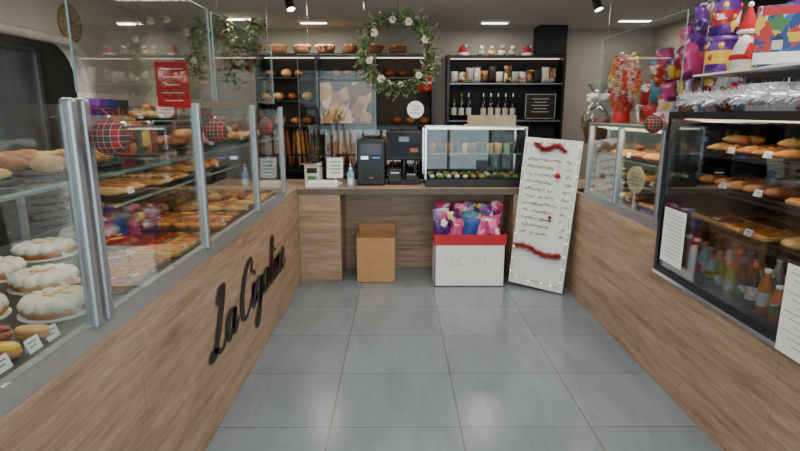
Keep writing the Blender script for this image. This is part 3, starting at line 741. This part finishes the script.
b=MB(); b.lathe([(.0001,0),(.11,0),(.11,.015),(.03,.02),(.03,.42),(.1,.425),(.1,.442),(.0001,.442)],(gx,gy,.916),BLACK,20); b.build('display_pedestal')
b=MB()
b.lathe([(.0001,0),(.08,0),(.12,.14),(.125,.145),(.11,.14),(.075,.02)],(gx,gy,gz),WICK,18)
b.tube([(gx-.11*math.cos(t),gy,gz+.13+.15*math.sin(t)) for t in [math.pi*i/10 for i in range(11)]],.008,WICK)
for i in range(10): b.sph((gx+U(-.07,.07),gy+U(-.07,.07),gz+.15),.035,random.choice([REDB,CHOC,CRUST3,BRN]),8,6)
b.lathe([(.125,.1),(.13,.2),(.06,.3),(.015,.34),(.07,.44),(.1,.47)],(gx,gy,gz),WATERB,12)
for k in range(12):
    a=k*.524; b.sph((gx+.05*math.cos(a),gy+.05*math.sin(a),gz+.34+.015*(k%3)),(.05,.014,.026),TINSEL,8,6,Matrix.Rotation(a,4,'Z'))
b.build('gift_basket')
b=MB(); Mt=Matrix.Translation((1.73,2.46,SZ+.001))@Matrix.Rotation(.95,4,'Z')
b.box((0,0,.13),(.05,.26,.26),ADV,Mt,bev=.003)
b.box((-.0265,0,.035),(.003,.25,.05),PAPER,Mt); b.box((-.0265,0,.235),(.003,.22,.035),RED,Mt)
for k,(yy,zz,cc) in enumerate([(-.08,.09,RED),(-.02,.12,YELP),(.04,.09,OFFW),(.09,.13,RED)]):
    b.box((-.027,yy,zz),(.004,.04,.04),cc,Mt); b.add([(-.0295,yy-.025,zz+.02),(-.0295,yy+.025,zz+.02),(-.0295,yy,zz+.05)],[(0,1,2)],RED if k%2 else NAVY,False,Mt)
b.build('advent_calendar_box')
b=MB(); b.b2(1.94,2.06,2.3,2.6,SZ+.001,SZ+.4,REDF,bev=.004); b.b2(1.935,1.94,2.34,2.56,SZ+.25,SZ+.36,SILF); b.build('chocolate_gift_box')
b=MB(); sx,sy,sz=1.72,2.74,SZ+.001
b.lathe([(.0001,0),(.06,0),(.065,.04),(.05,.12),(.035,.15)],(sx,sy,sz),OFFW,14); b.sph((sx,sy,sz+.16),.038,mat('skin_doll',C(215,170,140),.6),12,8)
b.lathe([(.045,.18),(.042,.2),(.025,.25),(.008,.30),(.0001,.31)],(sx,sy,sz),FELT,12); b.lathe([(.04,.172),(.05,.182),(.04,.196)],(sx,sy,sz),PAPER,14); b.sph((sx,sy,sz+.31),.014,PAPER); b.sph((sx-.02,sy-.015,sz+.13),(.028,.032,.045),PAPER); b.sph((sx-.036,sy-.02,sz+.162),.008,RED,6,5)
b.cyl((sx-.03,sy-.06,sz+.06),(sx,sy-.045,sz+.12),.015,FELT,8); b.cyl((sx-.03,sy+.06,sz+.06),(sx,sy+.045,sz+.12),.015,FELT,8); b.lathe([(.066,.05),(.063,.075)],(sx,sy,sz),FELT,14)
b.build('santa_figurine')
b=MB(); P=catmull([(1.585,1.5,1.67),(1.58,2.0,1.665),(1.58,2.4,1.675),(1.585,2.7,1.665),(1.6,3.0,1.67)],5); tinsel(b,P,.065,TINSEL,2000,.0035); b.build('silver_tinsel_garland')
# ------------------------------------------------------------ back wall furniture
SH=empty('wall_shelving')
b=MB(); X0,X1=.62,2.1
b.b2(X0,X1,7.13,7.19,0.002,2.3,BLKW); b.b2(X0,X0+.03,6.88,7.13,0.002,2.3,BLACK); b.b2(X1-.03,X1,6.88,7.13,0.002,2.3,BLACK)
for z in(.9,1.48,1.94,2.27): b.b2(X0+.03,X1-.03,6.9,7.13,z,z+.02,BLACK)
b.b2(X0+.03,X1-.03,6.897,6.9,1.94,1.952,ALU); b.b2(X0+.03,X1-.03,6.897,6.9,1.48,1.492,ALU)
b.b2(X0+.03,X1-.03,7.09,7.1,2.26,2.268,LEDS)
b.b2(1.75,2.1,6.9,7.19,2.3,ZC-.002,BLKW)
b.build('shelf_unit',SH)
b=MB()
for i in range(9):
    if i in(3,): continue
    x=.72+i*.095; r=.036
    b.lathe([(.0001,0),(r,0),(r,.19),(r*.9,.21),(.014,.25),(.013,.31),(.015,.312),(.015,.33),(.0001,.33)],(x,7.0,1.501),BOTG,14); b.lathe([(r*1.02,.06),(r*1.02,.15)],(x,7.0,1.501),OFFW,14); b.lathe([(.0155,.29),(.0155,.333)],(x,7.0,1.501),random.choice([REDB,CHROME,BRN]),10)
b.build('wine_bottles')
b=MB()
for i in range(14):
    bag(b,(.72+i*.096,7.0+U(-.03,.02),1.962),.1,U(.13,.22),.08,[OFFW,BRN,CREAM,SILF,BRN,BLKW][i%6],Matrix.Rotation(U(-.3,.3),4,'Z'))
b.build('biscuit_bags')
b=MB(); Mt=Matrix.Translation((1.80,6.87,1.50))
b.box((0,0,.17),(.4,.02,.33),BLACK,Mt,bev=.004)
for k in range(5): b.box((0,-.012,.26-.04*k),(.22-.06*(k%2),.003,.007),OFFW,Mt)
for a in(-.185,.185): b.box((a,-.011,.17),(.005,.003,.29),OFFW,Mt)
for a in(.02,.315): b.box((0,-.011,a),(.37,.003,.005),OFFW,Mt)
b.box((0,.02,.003),(.3,.04,.005),BLACK,Mt)
b.build('framed_sign')
def hat(x,y,z,s=1):
    b=MB(); b.lathe([(.085*s,0),(.095*s,.02*s),(.085*s,.045*s)],(x,y,z),OFFW,16); b.lathe([(.0001,.002),(.085*s,.002),(.08*s,.04*s),(.05*s,.11*s),(.02*s,.15*s),(.0001,.16*s)],(x,y,z),FELT,16); b.sph((x+.04*s,y-.02,z+.14*s),.025*s,OFFW); b.build('santa_hat')
hat(.82,7.0,2.291,.85); hat(1.64,7.0,2.291,.8)
b=MB()
for i in range(4):
    x=1.05+i*.13; b.sph((x,7.0,2.291+.04),(.05,.04,.04),[CREAM,CRUST3,OFFW][i%3],10,7); b.sph((x,6.97,2.291+.095),.028,[OFFW,CREAM,CRUST][i%3],10,7); b.sph((x-.02,6.97,2.291+.122),.01,CREAM,6,5); b.sph((x+.02,6.97,2.291+.122),.01,CREAM,6,5)
b.build('plush_toys')
# bread rack
b=MB(); X0,X1=-1.75,.45
b.b2(X0,X1,7.12,7.18,.002,2.3,mat('rack_back',C(62,48,38),.7,0,.25)); 
for x in(X0,-1.02,-.3,X1-.03): b.b2(x,x+.03,6.75,7.12,.002,2.3,BLACK)
for z in(.85,1.42,2.0,2.28): b.b2(X0+.03,X1-.03,6.78,7.12,z,z+.022,BLACK)
b.b2(-1.72,-1.02,6.78,7.12,1.72,1.74,BLACK)
b.b2(X0+.03,X1-.03,6.76,6.775,1.05,1.08,BLACK); 
b.b2(X0+.05,X1-.05,7.06,7.068,2.268,2.278,LEDS)
for i in range(12): b.cyl((X0+.15+i*.17,6.77,.875),(X0+.15+i*.17,6.77,1.06),.006,CHROME,6)
b.build('bread_rack')
b=MB(); b.b2(-.97,-.33,6.80,6.81,1.46,1.96,BREADP); 
for (a,c,d,e) in((-.98,-.32,1.45,1.46),(-.98,-.32,1.96,1.97)): b.b2(a,c,6.797,6.813,d,e,BLACK)
b.box((-.65,6.83,1.447),(.3,.05,.008),BLACK)
for k in range(5): b.loaf((-.88+k*.115,6.797,1.6+.03*(k%2)),.3,.06,.03,0,[CRUST3,CRUST][k%2],tilt=Matrix.Rotation(-1.2,4,'Y')@Matrix.Scale(.12,4,Vector((0,1,0))))
b.build('bread_poster')
b=MB()
for i in range(34):
    x=X0+.1+i*.06
    if abs(x+1.0)<.04 or abs(x+.285)<.04: continue
    T=Matrix.Rotation(-math.pi/2+U(-.1,.1),4,'Y')
    b.loaf((x,6.93+U(-.03,.05),.876+.25),.5+U(-.06,.03),.055,.055,U(-.1,.1),random.choice([CRUST,CRUST3,CRUST2]),tilt=T)
b.build('baguettes')
for z,xa,xb in((1.443,-1.68,-1.1),(1.743,-1.68,-1.1),(1.443,-.2,.38),(2.023,-1.6,.3)):
    b=MB(); x=xa; k=0
    while x<xb:
        if abs(x+1.0)>.13 and abs(x+.285)>.13:
            if k%2==0: b.loaf((x,6.95,z),.28,.12,.1,1.57+U(-.1,.1),random.choice([CRUST2,CRUST]))
            else: b.sph((x,6.94,z+.052),(.07,.1,.055),random.choice([CRUST3,CRUST2]),12,7)
        x+=U(.15,.2); k+=1
    b.build('bread_loaves')
b=MB()
for i in range(6):
    x=-1.5+i*.3; b.lathe([(.0001,0),(.09,0),(.12,.1),(.11,.1),(.08,.01)],(x,6.95,2.303),WICK,16,sy=.8)
    for k in range(5): b.loaf((x+U(-.05,.05),6.95+U(-.03,.03),2.37),.22,.06,.06,U(0,3),CRUST3)
b.build('bread_baskets')
def leaf(b,p,d,l,w,mt):
    d=d.normalized(); s_=d.cross(Vector((U(-1,1),U(-1,1),U(-1,1)))).normalized()*w; n=d.cross(s_).normalized()*w*.35
    q=[p,p+d*l*.35+s_,p+d*l,p+d*l*.35-s_,p+d*l*.45+n]
    b.add(q,[(0,1,4),(1,2,4),(2,3,4),(3,0,4)],mt)
WR=empty('hanging_christmas_wreath')
b=MB(); wc=Vector((0,4.8,2.10)); rad=.255
ring=[wc+Vector((rad*math.cos(a),0,rad*math.sin(a)*1.05)) for a in [2*math.pi*i/32 for i in range(33)]]
b.tube(ring,.016,TWIG,6)
for k in range(4): b.tube([p+Vector((U(-.012,.012),U(-.012,.012),U(-.012,.012))) for p in ring],.006,TWIG,4)
for k in range(620):
    a=R()*2*math.pi; p=wc+Vector((rad*math.cos(a),0,rad*math.sin(a)*1.05)); rv=Vector((math.cos(a),0,math.sin(a))); tv=Vector((-math.sin(a),0,math.cos(a)))
    d=rv*U(-.5,1)+tv*U(-.3,1.2)+Vector((0,U(-.8,.8),0)); p=p+rv*U(-.02,.05)+Vector((0,U(-.04,.04),0))
    leaf(b,p,d,U(.05,.1),U(.008,.016),random.choice([LEAF,LEAF,LEAF2]))
for k in range(26):
    a=k*.24+.1; p=wc+Vector((math.cos(a),0,math.sin(a)))*(rad+.03)
    tw=[p,p+Vector((math.cos(a+.5)*.07,U(-.04,.04),math.sin(a+.5)*.07)),p+Vector((math.cos(a+.8)*.12,U(-.06,.06),math.sin(a+.8)*.12))]
    b.tube(tw,.002,TWIG,4)
    for q in tw[1:]:
        for _ in range(3): leaf(b,q,Vector((U(-1,1),U(-1,1),U(-1,1))),.05,.009,LEAF2)
for (a,s_) in [(1.2,.035),(1.75,.03),(2.5,.035),(3.4,.03),(4.1,.035),(5.5,.03),(.4,.035),(4.8,.025)]:
    p=wc+Vector((math.cos(a)*rad,-.045,math.sin(a)*rad*1.05))
    for k in range(6): 
        t=k*1.047; b.sph(p+Vector((math.cos(t)*s_*.6,0,math.sin(t)*s_*.6)),(s_*.45,s_*.2,s_*.45),OFFW,8,5)
    b.sph(p+Vector((0,-.01,0)),s_*.28,CRUST3,8,5)
b.build('wreath_ring',WR)
b=MB(); b.tube([wc+Vector((0,0,rad*1.05)),Vector((0,4.8,ZC))],.003,TWIG,5)
b.tube([wc+Vector((.1,0,-rad*1.02)),wc+Vector((.13,0,-.42))],.0015,TWIG,4)
b.build('cord',WR)
b=MB(); b.lathe([(.0001,0),(.075,0),(.075,.008),(.0001,.008)],(.155,4.8,1.62),PAPER,24,Matrix.Rotation(math.pi/2,4,'X'),False)
for k in range(3): b.box((.155,4.79,1.65-.03*k),(.09-.02*(k%2),.002,.005),INK)
b.build('round_tag',WR)
b=MB()
for st,en in (((-2.25,6.3,2.64),(-2.3,6.3,2.0)),((-1.95,6.3,2.64),(-1.9,6.3,1.9)),((-1.6,6.3,2.64),(-1.7,6.3,2.1)),((-2.1,6.3,2.5),(-1.6,6.3,2.3))):
    S=Vector(st);E=Vector(en); P=[S.lerp(E,t/8)+Vector((U(-.05,.05),U(-.05,.05),0)) for t in range(9)]; P[0]=S
    b.tube(P,.004,TWIG,4)
    for k in range(210):
        p=S.lerp(E,R())+Vector((U(-.09,.09),U(-.08,.08),U(-.04,.02))); leaf(b,p,Vector((U(-1,1),U(-1,1),U(-1,.4))),U(.05,.1),U(.01,.02),random.choice([LEAF,LEAF2,LEAF2]))
for k in range(16): b.sph((U(-2.3,-1.6),6.25,U(2.0,2.55)),U(.02,.035),random.choice([REDB,OFFW,ORNG,REDB]),8,6)
b.build('hanging_leaf_garland')
b=MB(); b.b2(.3,.42,6.7,6.74,1.9,2.12,FELT,bev=.015); b.b2(.29,.43,6.69,6.75,2.1,2.16,OFFW,bev=.015); b.sph((.33,6.72,1.89),(.1,.03,.05),FELT); b.tube([(.36,6.72,2.15),(.36,6.74,2.28)],.003,RED,4)
for zz in(1.95,2.03): b.box((.36,6.698,zz),(.1,.006,.03),OFFW)
b.build('christmas_stocking')
b=MB(); cw=mat('clock_wood',C(150,120,84),.6); Mt=Matrix.Rotation(math.pi/2,4,'Y')
b.lathe([(.0001,0),(.16,0),(.165,.02),(.15,.03),(.14,.02),(.0001,.02)],(XL+.001,4.95,2.36),cw,32,Mt)
b.lathe([(.14,.021),(.0001,.022)],(XL+.001,4.95,2.36),mat('clock_face',C(170,150,115),.6),32,Mt)
for k in range(12):
    a=k*math.pi/6; b.box((XL+.026,4.95+.12*math.sin(a),2.36+.12*math.cos(a)),(.003,.012,.012),INK)
b.cyl((XL+.028,4.95,2.36),(XL+.028,5.03,2.40),.004,INK,6); b.cyl((XL+.028,4.95,2.36),(XL+.028,4.93,2.46),.003,INK,6)
b.build('wall_clock')
b=MB(); 
for y in (3.5,4.3): b.cyl((-3.4,y,0.002),(-3.4,y,2.2),.025,ALU)
for z in(.3,1.2,1.7,2.1): b.b2(-3.5,-3.3,3.45,4.35,z,z+.03,ALU)
for k,(y,c_) in enumerate([(3.6,CARD),(3.85,OFFW),(4.15,CARD)]): b.b2(-3.48,-3.32,y-.1,y+.1,1.231,1.45,c_)
b.build('storage_rack')
b=MB(); b.b2(-2.88,-2.3,5.3,7.1,.002,.9,DARK,bev=.01); b.b2(-2.88,-2.28,5.28,7.1,.901,.93,ALU)
b.build('back_worktop')
b=MB(); b.b2(-2.85,-2.4,5.7,6.3,.931,1.5,BLACK,bev=.02); b.b2(-2.4,-2.395,5.8,6.1,1.0,1.4,mat('oven_glass',C(40,36,34),.1)); b.cyl((-2.37,5.8,1.44),(-2.37,6.2,1.44),.01,CHROME); 
for y in(5.8,6.2): b.cyl((-2.4,y,1.44),(-2.37,y,1.44),.007,CHROME)
b.build('bread_oven')
# ------------------------------------------------------------ ceiling lamps
def area(name,loc,rot,sx,sy,e,col,par=None):
    l=bpy.data.lights.new(name,'AREA'); l.shape='RECTANGLE'; l.size=sx; l.size_y=sy; l.energy=e; l.color=col
    o=bpy.data.objects.new(name,l); o.location=loc; o.rotation_euler=rot; bpy.context.scene.collection.objects.link(o)
    if par: o.parent=par
    return o
def striplight(x,y,L,e,warm=(1,.92,.82)):
    p=empty('ceiling_light'); b=MB()
    b.b2(x-L/2-.02,x+L/2+.02,y-.05,y+.05,ZC-.02,ZC-.001,WHITE); b.b2(x-L/2,x+L/2,y-.03,y+.03,ZC-.026,ZC-.02,LED); b.build('luminaire',p)
    area('lamp',(x,y,ZC-.035),(0,0,0),L,.08,e,warm,p)
for (x,y,L,e) in [(-1.83,6.4,.3,9),(-1.0,6.65,.3,7),(1.15,6.65,.3,7),(2.75,6.5,.35,8),(-1.3,2.2,1.0,13),(-1.3,4.1,.9,12),(1.9,2.4,1.0,17),(1.9,4.2,.9,14),(.3,1.2,1.0,20),(.3,3.6,1.0,21),(.2,5.2,.8,15)]:  # far strips are in view; nearer ones are unseen, added for illumination
    striplight(x,y,L,e)
def spot(x,y):
    b=MB(); b.cyl((x,y,ZC-.0005),(x,y,ZC-.05),.01,BLACK); 
    d=Vector((.3,-.3,-1)).normalized(); c=Vector((x,y,ZC-.09)); b.cyl(c-d*.05,c+d*.06,.035,BLACK,14,.042); b.cyl(c+d*.058,c+d*.062,.036,LED,14); b.build('ceiling_spotlight')
spot(-.98,5.1); spot(1.8,5.1)
area('case_lamp',(-1.2,2.8,1.385),(0,0,0),.06,3.0,5.5,(1,.84,.62),LC)
area('case_lamp',(1.66,3.78,1.47),(0,.2,0),.05,1.1,6.5,(1,.78,.52),RC)
area('case_lamp',(1.66,2.0,1.55),(0,.2,0),.05,2.0,6,(1,.86,.68),FR)
area('corridor_fill',(-3.6,4.2,2.6),(0,0,0),.2,1.5,40,(1,.95,.88))  # unseen fill light, added to brighten the corridor behind the arch
area('shopfront_daylight',(.35,YF-.3,1.5),(math.pi/2,0,0),4.2,2.3,165,(.84,.92,1))
w=bpy.data.worlds.new('World'); bpy.context.scene.world=w; w.use_nodes=True
bg=w.node_tree.nodes['Background']; sk=w.node_tree.nodes.new('ShaderNodeTexSky'); sk.sky_type='HOSEK_WILKIE'
w.node_tree.links.new(sk.outputs[0],bg.inputs[0]); bg.inputs[1].default_value=.6
# ------------------------------------------------------------ camera
cd=bpy.data.cameras.new('camera'); cd.lens=36*530/800; cd.sensor_width=36; cd.clip_start=.02
co=bpy.data.objects.new('camera',cd); co.location=(0,0,H); co.rotation_euler=(math.radians(90-12.1),0,-.0038)
bpy.context.scene.collection.objects.link(co); bpy.context.scene.camera=co
